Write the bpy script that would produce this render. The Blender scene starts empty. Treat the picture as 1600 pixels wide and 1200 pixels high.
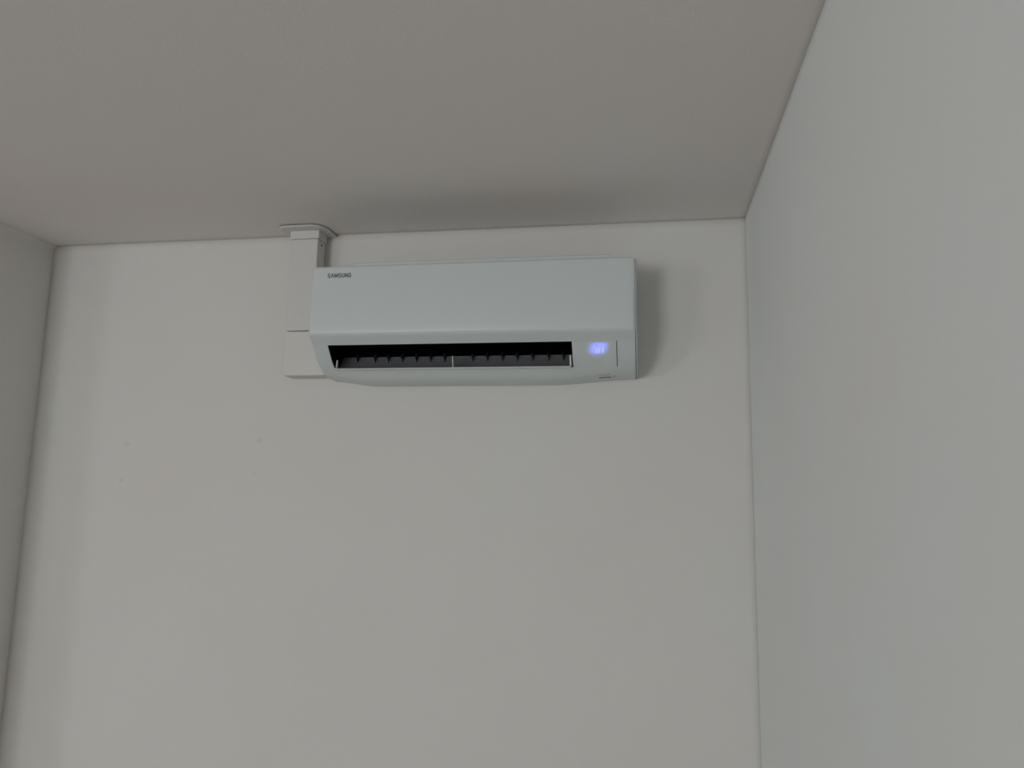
import bpy, bmesh, math
from mathutils import Vector, Matrix, noise

# ---------------------------------------------------------------- camera
sc = bpy.context.scene
C = sc.collection
W, H, D = 2.0453, 2.6, 6.6           # alcove: x -W..0; the room runs back to y -D
RW, SY = 4.6, -0.36                   # beyond y SY the room opens to x -RW
AL, AR, AT = -1.1085, -0.2847, 2.4425   # air conditioner left, right, top

YAW, PITCH, ROLL, FPX = 0.1660, 0.1513, 0.0179, 1194.6
cam_d = bpy.data.cameras.new('camera')
cam = bpy.data.objects.new('camera', cam_d); C.objects.link(cam)
cy, sy = math.cos(YAW), math.sin(YAW); cp, sp = math.cos(PITCH), math.sin(PITCH)
fwd = Vector((-sy*cp, cy*cp, sp)); rgt = Vector((cy, sy, 0)); up = rgt.cross(fwd)
r2 = math.cos(ROLL)*rgt + math.sin(ROLL)*up
u2 = -math.sin(ROLL)*rgt + math.cos(ROLL)*up
M = Matrix((r2, u2, -fwd)).transposed().to_4x4()
M.translation = Vector((-0.2791, -1.9962, 1.8550))
cam.matrix_world = M
cam_d.sensor_width = 36.0
cam_d.lens = FPX/1600*36.0
cam_d.clip_start = 0.02
sc.camera = cam

# ---------------------------------------------------------------- light
sc.view_settings.view_transform = 'Standard'
sc.view_settings.look = 'None'
sc.view_settings.gamma = 1
sc.view_settings.use_curve_mapping = False
sc.view_settings.exposure = 0.0

WX0, WX1, WZ0, WZ1 = -3.4, -2.05, 0.6, 2.1      # balcony window opening in the rear wall
wd = bpy.data.worlds.new('World'); sc.world = wd; wd.use_nodes = True
wd.node_tree.nodes['Background'].inputs[0].default_value = (0.85, 0.92, 1.0, 1)
wd.node_tree.nodes['Background'].inputs[1].default_value = 1.0

ld = bpy.data.lights.new('window_daylight', 'AREA')
ld.shape = 'RECTANGLE'; ld.size = WX1-WX0; ld.size_y = WZ1-WZ0
ld.energy = 84; ld.color = (0.99, 1.0, 1.03)
lo = bpy.data.objects.new('window_daylight', ld); C.objects.link(lo)
lo.location = ((WX0+WX1)/2, -D-0.16, (WZ0+WZ1)/2)
lo.rotation_euler = (math.pi/2, 0, 0)

VY0, VY1, VZ0, VZ1 = -4.6, -6.0, 0.9, 2.1          # added unseen opening in the far left wall, for side fill light
l2 = bpy.data.lights.new('side_fill', 'AREA')  # added fill lamp, lifts the right wall and the shadows
l2.shape = 'RECTANGLE'; l2.size = VY0-VY1; l2.size_y = VZ1-VZ0
l2.energy = 34; l2.color = (0.97, 1.0, 1.05)
l2o = bpy.data.objects.new('side_fill', l2); C.objects.link(l2o)
l2o.location = (-RW-0.16, (VY0+VY1)/2, (VZ0+VZ1)/2)
l2o.rotation_euler = (math.pi/2, 0, -math.pi/2)

# ---------------------------------------------------------------- materials
def mat(name, col, rough=0.5, metal=0.0, bump=0.0, bscale=200.0, mott=0.0, mscale=3.0, coat=0.0, emis=None, est=0.0, spec=0.5):
    m = bpy.data.materials.new(name); m.use_nodes = True
    nt = m.node_tree; b = nt.nodes['Principled BSDF']
    b.inputs['Base Color'].default_value = (*col, 1)
    b.inputs['Roughness'].default_value = rough
    b.inputs['Metallic'].default_value = metal
    b.inputs['Coat Weight'].default_value = coat
    b.inputs['Specular IOR Level'].default_value = spec
    tc = nt.nodes.new('ShaderNodeTexCoord')
    if mott > 0:
        n = nt.nodes.new('ShaderNodeTexNoise'); n.inputs['Scale'].default_value = mscale; n.inputs['Detail'].default_value = 3
        nt.links.new(tc.outputs['Object'], n.inputs['Vector'])
        rp = nt.nodes.new('ShaderNodeValToRGB')
        rp.color_ramp.elements[0].position = 0.3; rp.color_ramp.elements[1].position = 0.7
        rp.color_ramp.elements[0].color = (col[0]*(1-mott*0.5), col[1]*(1-mott), col[2]*(1-mott), 1)
        rp.color_ramp.elements[1].color = (col[0]*(1-mott*0.5), col[1]*(1+mott*0.6), col[2]*(1+mott*0.7), 1)
        nt.links.new(n.outputs['Fac'], rp.inputs['Fac']); nt.links.new(rp.outputs['Color'], b.inputs['Base Color'])
    if bump > 0:
        n2 = nt.nodes.new('ShaderNodeTexNoise'); n2.inputs['Scale'].default_value = bscale; n2.inputs['Detail'].default_value = 4
        nt.links.new(tc.outputs['Object'], n2.inputs['Vector'])
        bp = nt.nodes.new('ShaderNodeBump'); bp.inputs['Strength'].default_value = bump; bp.inputs['Distance'].default_value = 0.001
        nt.links.new(n2.outputs['Fac'], bp.inputs['Height']); nt.links.new(bp.outputs['Normal'], b.inputs['Normal'])
    if emis:
        b.inputs['Emission Color'].default_value = (*emis, 1); b.inputs['Emission Strength'].default_value = est
    return m

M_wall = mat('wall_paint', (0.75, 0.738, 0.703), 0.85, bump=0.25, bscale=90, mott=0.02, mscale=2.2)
M_wall_r = mat('wall_paint_right_lifted', (0.845, 0.865, 0.85), 0.8, bump=0.25, bscale=90, mott=0.025, mscale=2.6)  # wall paint made lighter, standing in for more light on this side
M_ceil = mat('ceiling_paint', (0.84, 0.80, 0.77), 0.9, bump=0.35, bscale=140, mott=0.02, mscale=2.0)
M_floor = mat('floor_tile', (0.24, 0.19, 0.15), 0.5, mott=0.1, mscale=5)
M_plastic = mat('white_plastic', (0.655, 0.715, 0.71), 0.38, bump=0.05, bscale=600)
M_trunk = mat('trunking_plastic', (0.70, 0.69, 0.66), 0.5)
M_dark = mat('outlet_black', (0.003, 0.003, 0.004), 1.0, spec=0.0)
M_duct = mat('outlet_grey', (0.21, 0.215, 0.225), 0.45)
M_vane = mat('vane_black', (0.02, 0.02, 0.025), 0.5)
M_flap = mat('flap_plastic', (0.75, 0.77, 0.77), 0.35)
M_logo = mat('logo_grey', (0.055, 0.065, 0.06), 0.4)
M_slit = mat('slit_grey', (0.16, 0.17, 0.165), 0.5)
M_label = mat('label_grey', (0.50, 0.53, 0.52), 0.5)
M_tab = mat('tab_grey', (0.42, 0.45, 0.44), 0.5)
M_spot = mat('old_filler', (0.735, 0.71, 0.585), 0.9)
M_spot2 = mat('grey_filler', (0.73, 0.695, 0.63), 0.9)
M_frame = mat('frame_white', (0.75, 0.75, 0.75), 0.4)
M_bar = mat('led_bar', (0.5, 0.55, 0.8), 0.4, emis=(0.50, 0.62, 1.0), est=0.75)

# ---------------------------------------------------------------- helpers
def link(name, verts, faces, m, parent=None, smooth=False, solid=0.0, bevel=0.0):
    me = bpy.data.meshes.new(name); me.from_pydata([tuple(v) for v in verts], [], faces); me.update()
    me.materials.append(m)
    if smooth:
        for p in me.polygons: p.use_smooth = True
    o = bpy.data.objects.new(name, me); C.objects.link(o)
    if parent: o.parent = parent
    if solid:
        md = o.modifiers.new('solid', 'SOLIDIFY'); md.thickness = abs(solid); md.offset = -1 if solid > 0 else 1
    if bevel:
        md = o.modifiers.new('bevel', 'BEVEL'); md.width = bevel; md.segments = 2; md.limit_method = 'ANGLE'
    return o

def boxv(x0, x1, y0, y1, z0, z1):
    v = [(x, y, z) for x in (x0, x1) for y in (y0, y1) for z in (z0, z1)]
    f = [(0,1,3,2), (4,6,7,5), (0,4,5,1), (2,3,7,6), (0,2,6,4), (1,5,7,3)]
    return v, f

def box(name, x0, x1, y0, y1, z0, z1, m, parent=None, bevel=0.0):
    x0, x1 = sorted((x0, x1)); y0, y1 = sorted((y0, y1)); z0, z1 = sorted((z0, z1))
    v, f = boxv(x0, x1, y0, y1, z0, z1)
    return link(name, v, f, m, parent, bevel=bevel)

def struct(o):
    o['kind'] = 'structure'; return o

def tag(o, label, cat, group=None):
    o['label'] = label; o['category'] = cat
    if group: o['group'] = group
    return o

def thing(name, loc, label, cat):
    o = bpy.data.objects.new(name, None); C.objects.link(o); o.location = loc
    o.empty_display_size = 0.05
    return tag(o, label, cat)

def adopt(root, *objs):        # objects are modelled in world space; keep them there under the thing's base
    for o in objs:
        o.parent = root
        o.matrix_parent_inverse = Matrix.Translation(-root.location)

# ---------------------------------------------------------------- room shell
T = 0.12
struct(box('floor', -RW-T, T, -D-T, T, -T, 0, M_floor))
def plane_grid(name, origin, du, dv, nu, nv, normal, amp, m, thick=T):
    # a plastered slab: front face slightly uneven along its edges and field, straight back
    V = []; F = []
    o = Vector(origin); du = Vector(du); dv = Vector(dv); n = Vector(normal)
    for j in range(nv+1):
        for i in range(nu+1):
            p = o + du*(i/nu) + dv*(j/nv)
            k = noise.noise(p*1.3)*amp + noise.noise(p*6.0)*amp*0.35
            V.append(p + n*k)
    for j in range(nv):
        for i in range(nu):
            a = j*(nu+1)+i; F.append((a, a+1, a+nu+2, a+nu+1))
    b = len(V)
    for c in (o, o+du, o+du+dv, o+dv): V.append(c - n*thick)
    rim = [i for i in range(nu+1)]; F.append(tuple([b, b+1] + rim[::-1]))
    rim = [j*(nu+1)+nu for j in range(nv+1)]; F.append(tuple([b+1, b+2] + rim[::-1]))
    rim = [nv*(nu+1)+i for i in range(nu, -1, -1)]; F.append(tuple([b+2, b+3] + rim[::-1]))
    rim = [j*(nu+1) for j in range(nv, -1, -1)]; F.append(tuple([b+3, b] + rim[::-1]))
    F.append((b, b+3, b+2, b+1))
    ob = link(name, V, F, m)
    for p in ob.data.polygons[:nu*nv]: p.use_smooth = True
    return struct(ob)

wall_back = plane_grid('wall_back', (-W-0.02, 0, 0), (W+0.04, 0, 0), (0, 0, H+.012), 60, 84, (0, -1, 0), 0.0012, M_wall)
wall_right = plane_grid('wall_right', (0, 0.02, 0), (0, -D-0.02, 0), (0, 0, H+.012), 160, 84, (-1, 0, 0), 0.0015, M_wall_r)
ceiling = plane_grid('ceiling', (-RW-0.02, 0.02, H), (RW+0.04, 0, 0), (0, -D-0.04, 0), 130, 160, (0, 0, -1), 0.0015, M_ceil)
# left wall with the window opening and a soft plaster cove under the ceiling
def left_wall():
    V = []; F = []
    def add(x0, x1, y0, y1, z0, z1):
        v, f = boxv(x0, x1, y0, y1, z0, z1); b = len(V); V.extend(v); F.extend([tuple(b+i for i in q) for q in f])
    add(-W-T, -W, SY, 0.0, 0, H+.012)
    R = 0.012; n = 6; b = len(V)
    for y in (0.0, SY):
        for k in range(n+1):
            a = math.pi/2*k/n
            V.append((-W+R-R*math.cos(a)-0.0001, y, H-R+R*math.sin(a)+0.0001))
        V.append((-W-0.001, y, H+0.001))
    s = n+2
    for k in range(n+1): F.append((b+k, b+k+1, b+s+k+1, b+s+k))
    o = link('wall_left', V, F, M_wall)
    return struct(o)
left_wall()

struct(box('wall_side', -RW-T, -W-T, SY, SY+T, 0, H+.012, M_wall))        # returns from the alcove to the far left
def far_left_wall():
    V = []; F = []
    for a in ((-RW-T, -RW, VY0, SY, 0, H+.012), (-RW-T, -RW, -D, VY1, 0, H+.012), (-RW-T, -RW, VY1, VY0, 0, VZ0), (-RW-T, -RW, VY1, VY0, VZ1, H+.012)):  # the gap is for the added side fill
        v, f = boxv(*a); b = len(V); V.extend(v); F.extend([tuple(b+i for i in q) for q in f])
    struct(link('wall_far_left', V, F, M_wall))
far_left_wall()
def rear_wall():
    V = []; F = []
    for a in ((-RW-T, WX0, -D-T, -D, 0, H+.012), (WX1, T, -D-T, -D, 0, H+.012), (WX0, WX1, -D-T, -D, 0, WZ0), (WX0, WX1, -D-T, -D, WZ1, H+.012)):
        v, f = boxv(*a); b = len(V); V.extend(v); F.extend([tuple(b+i for i in q) for q in f])
    struct(link('wall_rear', V, F, M_wall))
rear_wall()
def window():
    o = bpy.data.objects.new('window_1', None); C.objects.link(o); o.location = ((WX0+WX1)/2, -D-.06, WZ0); struct(o)
    ys = (-D-0.09, -D-0.05); parts = []
    fw = 0.05
    for (a, b, c, d) in ((WX0, WX0+fw, WZ0, WZ1), (WX1-fw, WX1, WZ0, WZ1), (WX0+fw, WX1-fw, WZ0, WZ0+fw), (WX0+fw, WX1-fw, WZ1-fw, WZ1),
                         ((WX0+WX1)/2-fw/2, (WX0+WX1)/2+fw/2, WZ0+fw, WZ1-fw)):
        parts.append(box('window_frame', a, b, ys[0], ys[1], c, d, M_frame))
    adopt(o, *parts)
    o = bpy.data.objects.new('fill_opening', None); C.objects.link(o); o.location = (-RW-.06, (VY0+VY1)/2, VZ0); struct(o)  # made-up opening around the side fill lamp
    parts = []
    for (a, b, c, d) in ((VY1, VY1+fw, VZ0, VZ1), (VY0-fw, VY0, VZ0, VZ1), (VY1+fw, VY0-fw, VZ0, VZ0+fw), (VY1+fw, VY0-fw, VZ1-fw, VZ1)):
        parts.append(box('window_frame', -RW-.09, -RW-.05, a, b, c, d, M_frame))
    adopt(o, *parts)
window()

# faint filler dabs on the painted back wall
def dab(x, z, rx, rz, m):
    V = [(x, -0.0024, z)]; F = []; n = 14
    for ring, (k, y) in enumerate(((0.6, -0.0020), (1.0, -0.0002))):
        for i in range(n):
            a = 2*math.pi*i/n; w = 1+0.25*noise.noise(Vector((x*9+math.cos(a), z*9+math.sin(a), ring*0.0)))
            V.append((x+rx*k*w*math.cos(a), y, z+rz*k*w*math.sin(a)))
    for i in range(n):
        j = (i+1) % n
        F.append((0, 1+i, 1+j)); F.append((1+i, 1+n+i, 1+n+j, 1+j))
    o = link('filler_dab', V, F, m, smooth=True); adopt(wall_back, o); return o
dab(-1.733, 1.996, 0.011, 0.006, M_spot)
dab(-1.7435, 1.894, 0.007, 0.010, M_spot2)
dab(-1.3285, 2.009, 0.006, 0.010, M_spot2)
dab(-1.335, 1.917, 0.008, 0.006, M_spot)

# ---------------------------------------------------------------- air conditioner
ac = thing('air_conditioner', ((AL+AR)/2, 0, 2.17),
           'white wall-mounted split air conditioner with open dark outlet and glowing blue display', 'air conditioner')
# lower profile (y, z), from the chin of the front round to the wall
PROF = [(-.2022, 2.2620), (-.2000, 2.2597), (-.1955, 2.2561), (-.187, 2.2496), (-.181, 2.2450), (-.175, 2.2402),
        (-.168, 2.2328), (-.159, 2.2225), (-.149, 2.2118), (-.138, 2.2018), (-.127, 2.1938), (-.115, 2.1872),
        (-.104, 2.1815), (-.091, 2.1765), (-.075, 2.1738), (-.0555, 2.1725), (-.03, 2.172), (-.002, 2.172)]
S_TOP, S_BOT = 5, 11
SX0, SX1, DX1 = -1.066, -0.439, -0.3315
def sm(t): t = max(0, min(1, t)); return t*t*(3-2*t)
def droop(x, k):
    if k <= S_BOT: return 0.0
    w = sm((x-AL-0.01)/0.11)*sm((AR-0.01-x)/0.22)
    return -0.013*w*min(1, (k-S_BOT)/3.0)
def pp(x, k, off=0.0):
    y, z = PROF[k]
    a = PROF[max(0, k-1)]; b = PROF[min(len(PROF)-1, k+1)]
    t = Vector((b[0]-a[0], b[1]-a[1])).normalized()
    n = Vector((t.y, -t.x))      # outward: forward and down
    if n.x > 0 and n.y > 0: n = -n
    return (x, y+n.x*off, z+droop(x, k)+n.y*off)
def xr(a, b, n): return [a+(b-a)*i/n for i in range(n+1)]
def sheet(name, xs, ks, m, off=0.0, skip=None, solid=0.0022, parent=None, endround=0.0):
    V = []; F = []
    for x in xs:
        e = 0.0
        if endround:
            dd = min(x-AL, AR-x)
            if dd < endround: e = -(endround - math.sqrt(max(0, endround**2-(endround-dd)**2)))
        for k in ks: V.append(pp(x, k, off+e))
    nk = len(ks)
    for i in range(len(xs)-1):
        for j in range(nk-1):
            if skip and skip((xs[i]+xs[i+1])/2, ks[j]): continue
            a = i*nk+j; F.append((a, a+nk, a+nk+1, a+1))
    o = link(name, V, F, m, smooth=True)
    md = o.modifiers.new('solid', 'SOLIDIFY'); md.thickness = solid; md.offset = -1
    es = o.modifiers.new('split', 'EDGE_SPLIT'); es.split_angle = 0.8
    # make the normals face outward
    bm = bmesh.new(); bm.from_mesh(o.data); bm.normal_update()
    s = sum(f.normal.y+f.normal.z for f in bm.faces)
    if s > 0: bmesh.ops.reverse_faces(bm, faces=bm.faces)
    bm.to_mesh(o.data); bm.free()
    return o
xs = [AL, AL+.0008, AL+.002, AL+.004, AL+.007] + xr(AL+.014, SX0-.004, 3) + [SX0] + xr(SX0+.02, SX1-.02, 24) + [SX1] + xr(SX1+.02, DX1-.01, 4) + [DX1, DX1+.0018] + xr(DX1+.008, AR-.012, 3) + [AR-.007, AR-.004, AR-.002, AR-.0008, AR]
hole = lambda x, k: S_TOP <= k < S_BOT and (SX0 < x < SX1 or SX1 < x < DX1+.0018)
lower = sheet('lower_cover', xs, list(range(2, len(PROF))), M_plastic, off=0.0, skip=hole, endround=.005)
panel_d = sheet('display_panel', xr(SX1, DX1, 8), list(range(S_TOP, S_BOT+1)), M_plastic, off=0.0)

# front panel: flat face with rounded corners and a chin that rolls under
def front_panel():
    r = 0.010; n = 6
    yf = -0.205
    # outline of the flat face in (x, z)
    rows = []
    zs = [AT-r+r*math.sin(math.pi/2*k/n) for k in range(n, -1, -1)] + [AT-.03-(AT-.03-2.30)*k/6 for k in range(7)] + [2.285, 2.276, 2.2695]
    def inset(z):
        d = AT-z
        return r-math.sqrt(max(0, r*r-(r-d)**2)) if d < r else 0.0
    prof = []
    for z in zs:
        d = AT-z; y = yf
        e = 0.006
        if d < e: y = yf+(e-math.sqrt(max(0, e*e-(e-d)**2)))
        y += 0.004*((z-2.2695)/(AT-2.2695))**2        # the face leans back very slightly at the top
        y += 0.0009*max(0, (2.288-z)/.0185)**2           # soft roll towards the chin
        prof.append((y, z))
    prof += [(-.2037, 2.2664), (-.2027, 2.2642), (-.2014, 2.2619), (-.2000, 2.2597), (-.1955, 2.2561)]
    L, R = AL, AR-0.0018
    V = []; F = []
    cols = None
    for (y, z) in prof:
        i = inset(z)
        a, b = L+i, R-i
        x = [a, a+.0008, a+.002, a+.004, a+.007] + xr(a+.02, b-.02, 20) + [b-.007, b-.004, b-.002, b-.0008, b]
        for q in x:
            dd = min(q-a, b-q); e = 0.007
            off = e-math.sqrt(max(0, e*e-(e-dd)**2)) if dd < e else 0
            V.append((q, y+off, z))
        cols = len(x)
    # closing row behind the top edge
    for i in range(len(prof)-1):
        for j in range(cols-1):
            a = i*cols+j; F.append((a, a+cols, a+cols+1, a+1))
    o = link('front_panel', V, F, M_plastic, smooth=True)
    md = o.modifiers.new('solid', 'SOLIDIFY'); md.thickness = 0.003; md.offset = -1
    es = o.modifiers.new('split', 'EDGE_SPLIT'); es.split_angle = 0.8
    bm = bmesh.new(); bm.from_mesh(o.data); bm.normal_update()
    if sum(f.normal.y for f in bm.faces) > 0: bmesh.ops.reverse_faces(bm, faces=bm.faces)
    bm.to_mesh(o.data); bm.free()
    return o
fp = front_panel()

# casing: two side cheeks, top and back
def casing():
    V = []; F = []
    prof = [(-.2012, AT-.004), (-.2012, 2.264)] + [(y+.0015, z+.002) for (y, z) in PROF[3:]] + [(-.001, AT-.002)]
    for x in (AL+.0015, AR+.0030):
        V += [(x, y, z) for (y, z) in prof]
    n = len(prof)
    F.append(tuple(range(n))); F.append(tuple(range(2*n-1, n-1, -1)))
    F.append((0, n, 2*n-1, n-1))          # top
    # the right cheek starts behind a slanting shoulder
    V[n] = (AR+.0030, -.186, AT-.004); V[n+1] = (AR+.0030, -.186, 2.258)
    e = len(V); V += [(AR-.0035, -.2020, AT-.006), (AR-.0035, -.2020, 2.2630)]
    F.append((n, n+1, e+1, e))
    F.append((n-1, 2*n-1, 2*n-2, n-2))    # back
    o = link('casing', V, F, M_plastic)
    md = o.modifiers.new('solid', 'SOLIDIFY'); md.thickness = 0.002; md.offset = -1
    bm = bmesh.new(); bm.from_mesh(o.data); bmesh.ops.recalc_face_normals(bm, faces=bm.faces); bm.to_mesh(o.data); bm.free()
    return o
cs = casing()

# raised air-intake strip along the top
def intake():
    V = []; F = []
    X = xr(-1.078, -.327, 30)
    for x in X:
        h = 0.0135*sm((x+1.085)/0.11)*sm((-.323-x)/0.012)+0.0015
        for (y, z) in ((-.190, -.001), (-.189, h-.002), (-.187, h), (-.150, h), (-.146, h-.003), (-.020, h-.003), (-.018, -.001)):
            V.append((x, y, AT-.004+z))
    n = 7
    for i in range(len(X)-1):
        for j in range(n-1):
            a = i*n+j; F.append((a, a+n, a+n+1, a+1))
    F.append(tuple(range(n))); F.append(tuple(range(len(V)-1, len(V)-n-1, -1)))
    F += [(i*n, i*n+n-1, (i+1)*n+n-1, (i+1)*n) for i in range(len(X)-1)]
    return link('intake_strip', V, F, M_plastic)
it = intake()
slats = []
for k in range(5):
    y = -.128+.024*k
    o = box('intake_slat', -1.02, -.35, y, y+.006, AT+.0065, AT+.0085, M_plastic); slats.append(o)

# outlet: black chamber, fan drum, grey scoop with swing vanes, arms and open flap
def chamber():
    V = []; F = []
    prof = [(-.1735, 2.2440), (-.150, 2.2850), (-.100, 2.3100), (-.045, 2.3000), (-.030, 2.2600), (-.040, 2.2400), (-.056, 2.2300)]
    a, b = SX0-.001, SX1+.001
    for x in (a, b): V += [(x, y, z) for (y, z) in prof]
    n = len(prof)
    for i in range(n-1): F.append((i, i+1, n+i+1, n+i))
    capL = tuple(range(n)); capR = tuple(range(n, 2*n))
    # cheeks reach down to the cover
    for base, x in ((0, a), (n, b)):
        e = len(V); V += [(x, PROF[k][0]+.002, PROF[k][1]+.0025) for k in range(S_BOT, S_TOP, -1)]
        F.append(tuple(list(range(base, base+n)) + list(range(e, len(V)))))
    return link('outlet_chamber', V, F, M_dark)
ch = chamber()
def scoop():
    V = []; F = []
    prof = [(-.1135, 2.1868), (-.105, 2.1902), (-.095, 2.1960), (-.085, 2.2035), (-.075, 2.2125), (-.066, 2.2220), (-.060, 2.2300), (-.058, 2.2290), (-.064, 2.2200), (-.073, 2.2105), (-.083, 2.2012), (-.094, 2.1935), (-.105, 2.1870)]
    a, b = SX0+.0005, SX1-.0005
    for x in (a, b): V += [(x, y, z) for (y, z) in prof]
    n = len(prof)
    for i in range(n): j = (i+1) % n; F.append((i, j, n+j, n+i))
    F.append(tuple(range(n))[::-1]); F.append(tuple(range(n, 2*n)))
    return link('outlet_scoop', V, F, M_duct)
sco = scoop()
def drum():
    V = []; F = []; n = 28; cyy, czz, r = -.078, 2.277, .028
    for x in (SX0+.004, SX1-.004):
        for i in range(n):
            rr = r if i % 2 == 0 else r*.9; a = 2*math.pi*i/n
            V.append((x, cyy+rr*math.cos(a), czz+rr*math.sin(a)))
    for i in range(n): j = (i+1) % n; F.append((i, j, n+j, n+i))
    F.append(tuple(range(n))); F.append(tuple(range(n, 2*n)))
    return link('fan_drum', V, F, M_dark)
fan = drum()
def px_to_x(px, y):      # column positions measured on the unit, along its width at depth y
    s = (1.9962+y)/1194.6
    return -0.9925 + (px-553.0)*0.001607
vanes = []
vm = None
VX = [533.5, 564, 587, 611, 635, 659, 683, 730, 754, 779, 803, 828, 854, 878]
def vane_mesh():
    prof = [(-.0775, 2.2105), (-.0790, 2.2220), (-.072, 2.2345), (-.060, 2.2370), (-.0605, 2.2300), (-.070, 2.2180)]
    V = [(x, y, z) for x in (-.0018, .0018) for (y, z) in prof]; n = len(prof)
    F = [tuple(range(n))[::-1], tuple(range(n, 2*n))] + [(i, (i+1) % n, n+(i+1) % n, n+i) for i in range(n)]
    return V, F
V, F = vane_mesh()
for i, px in enumerate(VX):
    if i == 0: o = link('swing_vane', V, F, M_vane); vm = o.data
    else: o = bpy.data.objects.new('swing_vane', vm); C.objects.link(o)
    adopt(ac, o); o.location = (px_to_x(px, -.08), 0, 0)

def strut(name, x, m, w=.0013, up=2.2110, y0=-.116, y1=-.128, lean=0.0):
    prof = [(y0, 2.1880), (y0-.010, 2.1878), (y1-.006, up), (y1, up+.001)]
    V = [(x+s*w+(lean if z > 2.2 else 0), y, z) for s in (-1, 1) for (y, z) in prof]; n = 4
    F = [tuple(range(n))[::-1], tuple(range(n, 2*n))] + [(i, (i+1) % n, n+(i+1) % n, n+i) for i in range(n)]
    return link(name, V, F, m)
s1 = strut('flap_arm', -1.0600, M_flap, lean=.005, up=2.209)
s2 = strut('flap_arm', -.7462, M_flap, w=.0010, up=2.2160)
s3 = strut('flap_arm', -.4455, M_flap, w=.0020, up=2.2140, lean=-.0005)
def flap():
    V = []; F = []
    prof = [(-.1145, 2.1862), (-.1250, 2.1856), (-.1400, 2.1847), (-.1500, 2.1842), (-.1508, 2.1829), (-.1500, 2.1818), (-.1400, 2.1825), (-.1250, 2.1834), (-.1145, 2.1842)]
    for x in (SX0+.003, SX1-.006): V += [(x, y, z) for (y, z) in prof]
    n = len(prof)
    for i in range(n): j = (i+1) % n; F.append((i, j, n+j, n+i))
    F.append(tuple(range(n))[::-1]); F.append(tuple(range(n, 2*n)))
    return link('outlet_flap', V, F, M_flap, bevel=.0004)
fl = flap()

# brand lettering on the panel (flat print, cut as raised letters)
def lettering():
    G = {'S': [[(1,.86), (.82,1), (.18,1), (0,.86), (0,.64), (.18,.54), (.82,.46), (1,.36), (1,.14), (.82,0), (.18,0), (0,.14)]],
         'A': [[(0,0), (.5,1), (1,0)]],
         'M': [[(0,0), (0,1), (.5,.12), (1,1), (1,0)]],
         'U': [[(0,1), (0,.16), (.2,0), (.8,0), (1,.16), (1,1)]],
         'N': [[(0,0), (0,1), (1,0), (1,1)]],
         'G': [[(1,.84), (.8,1), (.2,1), (0,.84), (0,.16), (.2,0), (.8,0), (1,.16), (1,.5), (.55,.5)]]}
    text = 'SAMSUNG'; wid = {'M': .0070}
    x = -1.0632; z0 = 2.4118; h = .0098; sw = .00092; V = []; F = []
    gap = (.0628-sum(wid.get(c, .0056) for c in text)-.0015)/6
    def surfy(z): return -.205+0.004*((z-2.2695)/(AT-2.2695))**2
    for c in text:
        w = wid.get(c, .0056)
        for line in G[c]:
            for (a, b) in zip(line, line[1:]):
                p = Vector((x+a[0]*w, z0+a[1]*h)); q = Vector((x+b[0]*w, z0+b[1]*h)); d = (q-p).normalized(); n = Vector((-d.y, d.x))*sw
                p = p-d*sw*.5; q = q+d*sw*.5; e = len(V)
                for off in (.0005, -.0004):
                    for r in (p+n, p-n, q-n, q+n): V.append((r.x, surfy(r.y)+off, r.y))
                F += [(e+4, e+5, e+6, e+7), (e, e+4, e+7, e+3), (e+1, e+2, e+6, e+5), (e, e+1, e+5, e+4), (e+3, e+7, e+6, e+2)]
        x += w+gap
    o = link('lettering', V, F, M_logo); o['label'] = 'small dark grey capital letters'
    return o
lt = lettering()

# glowing status light seen through the plastic
def glow_mat():
    m = bpy.data.materials.new('display_glow'); m.use_nodes = True; nt = m.node_tree; b = nt.nodes['Principled BSDF']
    b.inputs['Base Color'].default_value = (0.655, 0.715, 0.71, 1); b.inputs['Roughness'].default_value = 0.38
    at = nt.nodes.new('ShaderNodeAttribute'); at.attribute_name = 'glow'
    nz = nt.nodes.new('ShaderNodeTexNoise'); nz.inputs['Scale'].default_value = 260; nz.inputs['Detail'].default_value = 2
    tc = nt.nodes.new('ShaderNodeTexCoord'); nt.links.new(tc.outputs['Object'], nz.inputs['Vector'])
    mr = nt.nodes.new('ShaderNodeMapRange'); mr.inputs[1].default_value = .3; mr.inputs[2].default_value = .7; mr.inputs[3].default_value = .75; mr.inputs[4].default_value = 1.15
    nt.links.new(nz.outputs['Fac'], mr.inputs[0])
    mu = nt.nodes.new('ShaderNodeMath'); mu.operation = 'MULTIPLY'
    nt.links.new(at.outputs['Fac'], mu.inputs[0]); nt.links.new(mr.outputs[0], mu.inputs[1])
    nt.links.new(mu.outputs[0], b.inputs['Emission Strength'])
    b.inputs['Emission Color'].default_value = (0.11, 0.15, 0.78, 1)
    return m
def surf(x, t, off):     # t 0..1 from the top row of the display panel to its bottom row
    k = S_TOP+t*(S_BOT-S_TOP); i = min(int(k), S_BOT-1); f = k-i
    a = Vector(pp(x, i, off)); b = Vector(pp(x, i+1, off)); return a.lerp(b, f)
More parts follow.
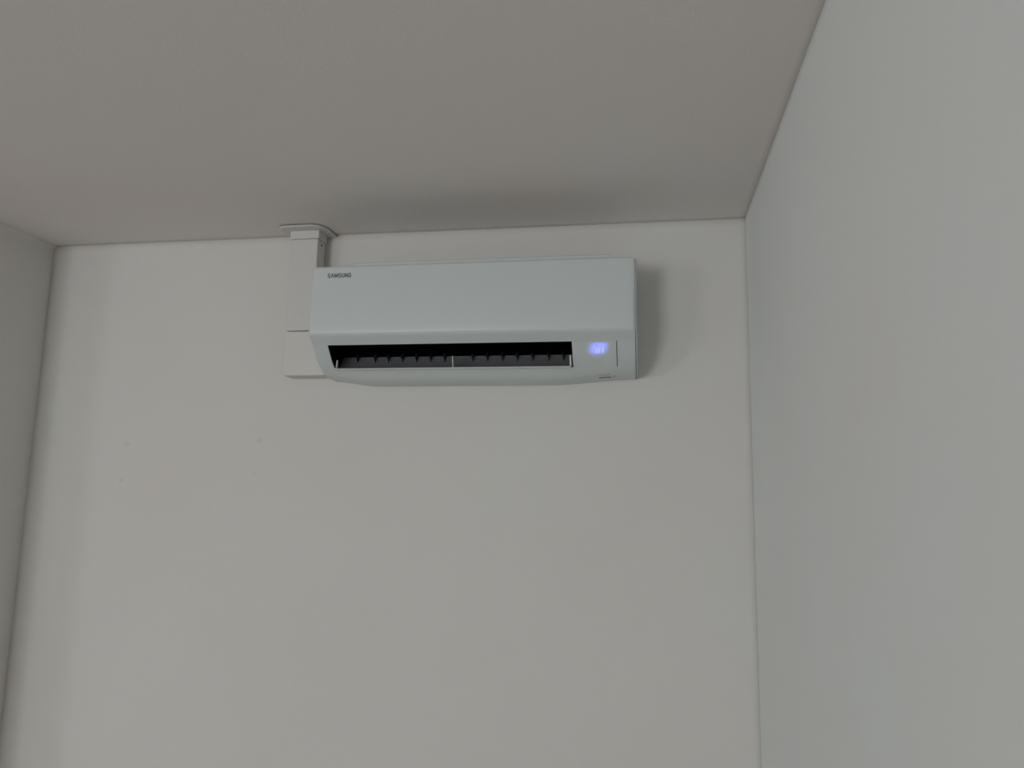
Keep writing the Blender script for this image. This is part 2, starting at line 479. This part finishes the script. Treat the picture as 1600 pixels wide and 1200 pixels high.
def glow():
    V = []; F = []; g = []
    nu, nv = 44, 30
    x0, x1, t0, t1 = -.412, -.340, 0.0, .80
    cx, ct = -.3750, .26
    for i in range(nu+1):
        for j in range(nv+1):
            x = x0+(x1-x0)*i/nu; t = t0+(t1-t0)*j/nv
            V.append(surf(x, t, .0003))
            dx = (x-cx+(t-ct)*.018)/.0235; dt = (t-ct-.0*dx)/.25
            r = (abs(dx)**2.6+abs(dt)**2.6)**(1/2.6)
            e = 1-sm((r-.45)/.85); e += .10*max(0, 1-r/2.0)**2
            edge = min(i, nu-i)/4.0; edge2 = min(j, nv-j)/3.0
            g.append(e*min(1, edge)*min(1, edge2))
    n = nv+1
    for i in range(nu):
        for j in range(nv):
            a = i*n+j; F.append((a, a+1, a+n+1, a+n))
    o = link('display_light', V, F, glow_mat(), smooth=True)
    at = o.data.attributes.new('glow', 'FLOAT', 'POINT'); at.data.foreach_set('value', g)
    o['label'] = 'soft blue glow of the display'
    return o
gl = glow()
segs = []
for (xa, ta, tb) in ((-.3800, .27, .46), (-.3735, .27, .45), (-.3640, .25, .44)):
    V = []
    for s in (-.0007, .0007):
        for k in range(5): V.append(surf(xa+s+(2-k)*.0002, ta+(tb-ta)*k/4, .0007))
    F = [(k, k+1, k+6, k+5) for k in range(4)]
    o = link('display_segment', V, F, M_bar); segs.append(o)
    md = o.modifiers.new('s', 'SOLIDIFY'); md.thickness = .0004; md.offset = 0

# small tab and latch slots under the right end
def under(name, x0, x1, y0, y1, m, h=.0012):
    # a little plate lying on the underside between depths y0 (front) and y1 (back)
    def zz(x, y):
        for k in range(len(PROF)-1):
            if PROF[k][0] <= y <= PROF[k+1][0]:
                f = (y-PROF[k][0])/(PROF[k+1][0]-PROF[k][0])
                return pp(x, k)[2]*(1-f)+pp(x, k+1)[2]*f
    V = []
    for x in (x0, x1):
        for y in (y0, y1):
            z = zz(x, y); V += [(x, y, z-h), (x, y, z+.0005)]
    F = [(0,1,3,2), (4,6,7,5), (0,4,5,1), (2,3,7,6), (0,2,6,4), (1,5,7,3)]
    return link(name, V, F, m)
u1 = under('service_tab', -.3775, -.3492, -.084, -.0600, M_tab, .0005)
u2 = under('latch_slot', -.3785, -.3480, -.0620, -.0540, M_slit, .0008)
u3 = under('latch_slot', -.3440, -.3340, -.0720, -.0560, M_label, .0005)

adopt(ac, cs, fp, lower, it, ch, sco, fan, s1, s2, s3, fl, lt, panel_d, u1, u2, u3)
for o in slats: o.parent = it
gl.parent = panel_d
for o in segs: o.parent = panel_d

# ---------------------------------------------------------------- pipe trunking
tr = thing('pipe_trunking', (-1.19, 0, 2.1785),
           'white plastic pipe trunking running from the ceiling down beside the air conditioner', 'trunking')
TX0, TX1 = -1.2390, -1.1598
base = box('base_channel', TX0+.004, TX1-.004, -.0105, -.0004, 2.306, H-.006, M_trunk, bevel=.001)
cov = box('cover', TX0, TX1, -.062, -.012, 2.307, H-.030, M_trunk, bevel=.003)
web = box('base_channel', TX0+.007, TX1-.003, -.0120, -.0105, 2.307, H-.006, M_vane)
web.name = 'cover_joint'
col = box('coupling', TX0-.0035, TX1+.0030, -.0655, -.0080, H-.030, H-.006, M_trunk, bevel=.0025)
elb = box('elbow_box', TX0-.001, AL-.001, -.0622, -.0004, 2.1820, 2.3050, M_wall, bevel=.002)
clip = box('clip_notch', TX1+.0004, TX1+.0018, -.042, -.034, 2.556, 2.559, M_vane)
clip.rotation_euler = (0, 0, 0)
def rosette():
    # flat cover plate on the ceiling around the duct, front corners rounded
    V = []; x0, x1, y0, y1 = -1.268, -1.131, -.1000, -.0006
    pts = [(x0, y1), (x1, y1)]
    rx, ry, n = .040, .050, 10
    for k in range(n+1):
        a = math.pi/2*k/n; pts.append((x1-rx+rx*math.cos(a), y0+ry-ry*math.sin(a)))
    for k in range(n+1):
        a = math.pi/2*k/n; pts.append((x0+rx*.7-rx*.7*math.sin(a), y0+.022-.022*math.cos(a)))
    n = len(pts)
    cx, cyy = -1.195, -.04
    V = [(x, y, H-.0035) for x, y in pts]+[(x, y, H-.0055) for x, y in pts]+[(x+(cx-x)*.05, y+(cyy-y)*.05 if y < y1 else y, H-.0075) for x, y in pts]
    F = [tuple(range(n)), tuple(range(3*n-1, 2*n-1, -1))]
    for r in range(2):
        F += [(r*n+i, r*n+(i+1) % n, (r+1)*n+(i+1) % n, (r+1)*n+i) for i in range(n)]
    return link('ceiling_plate', V, F, M_trunk)
ros = rosette()
adopt(tr, base, cov, web, col, elb, clip, ros)
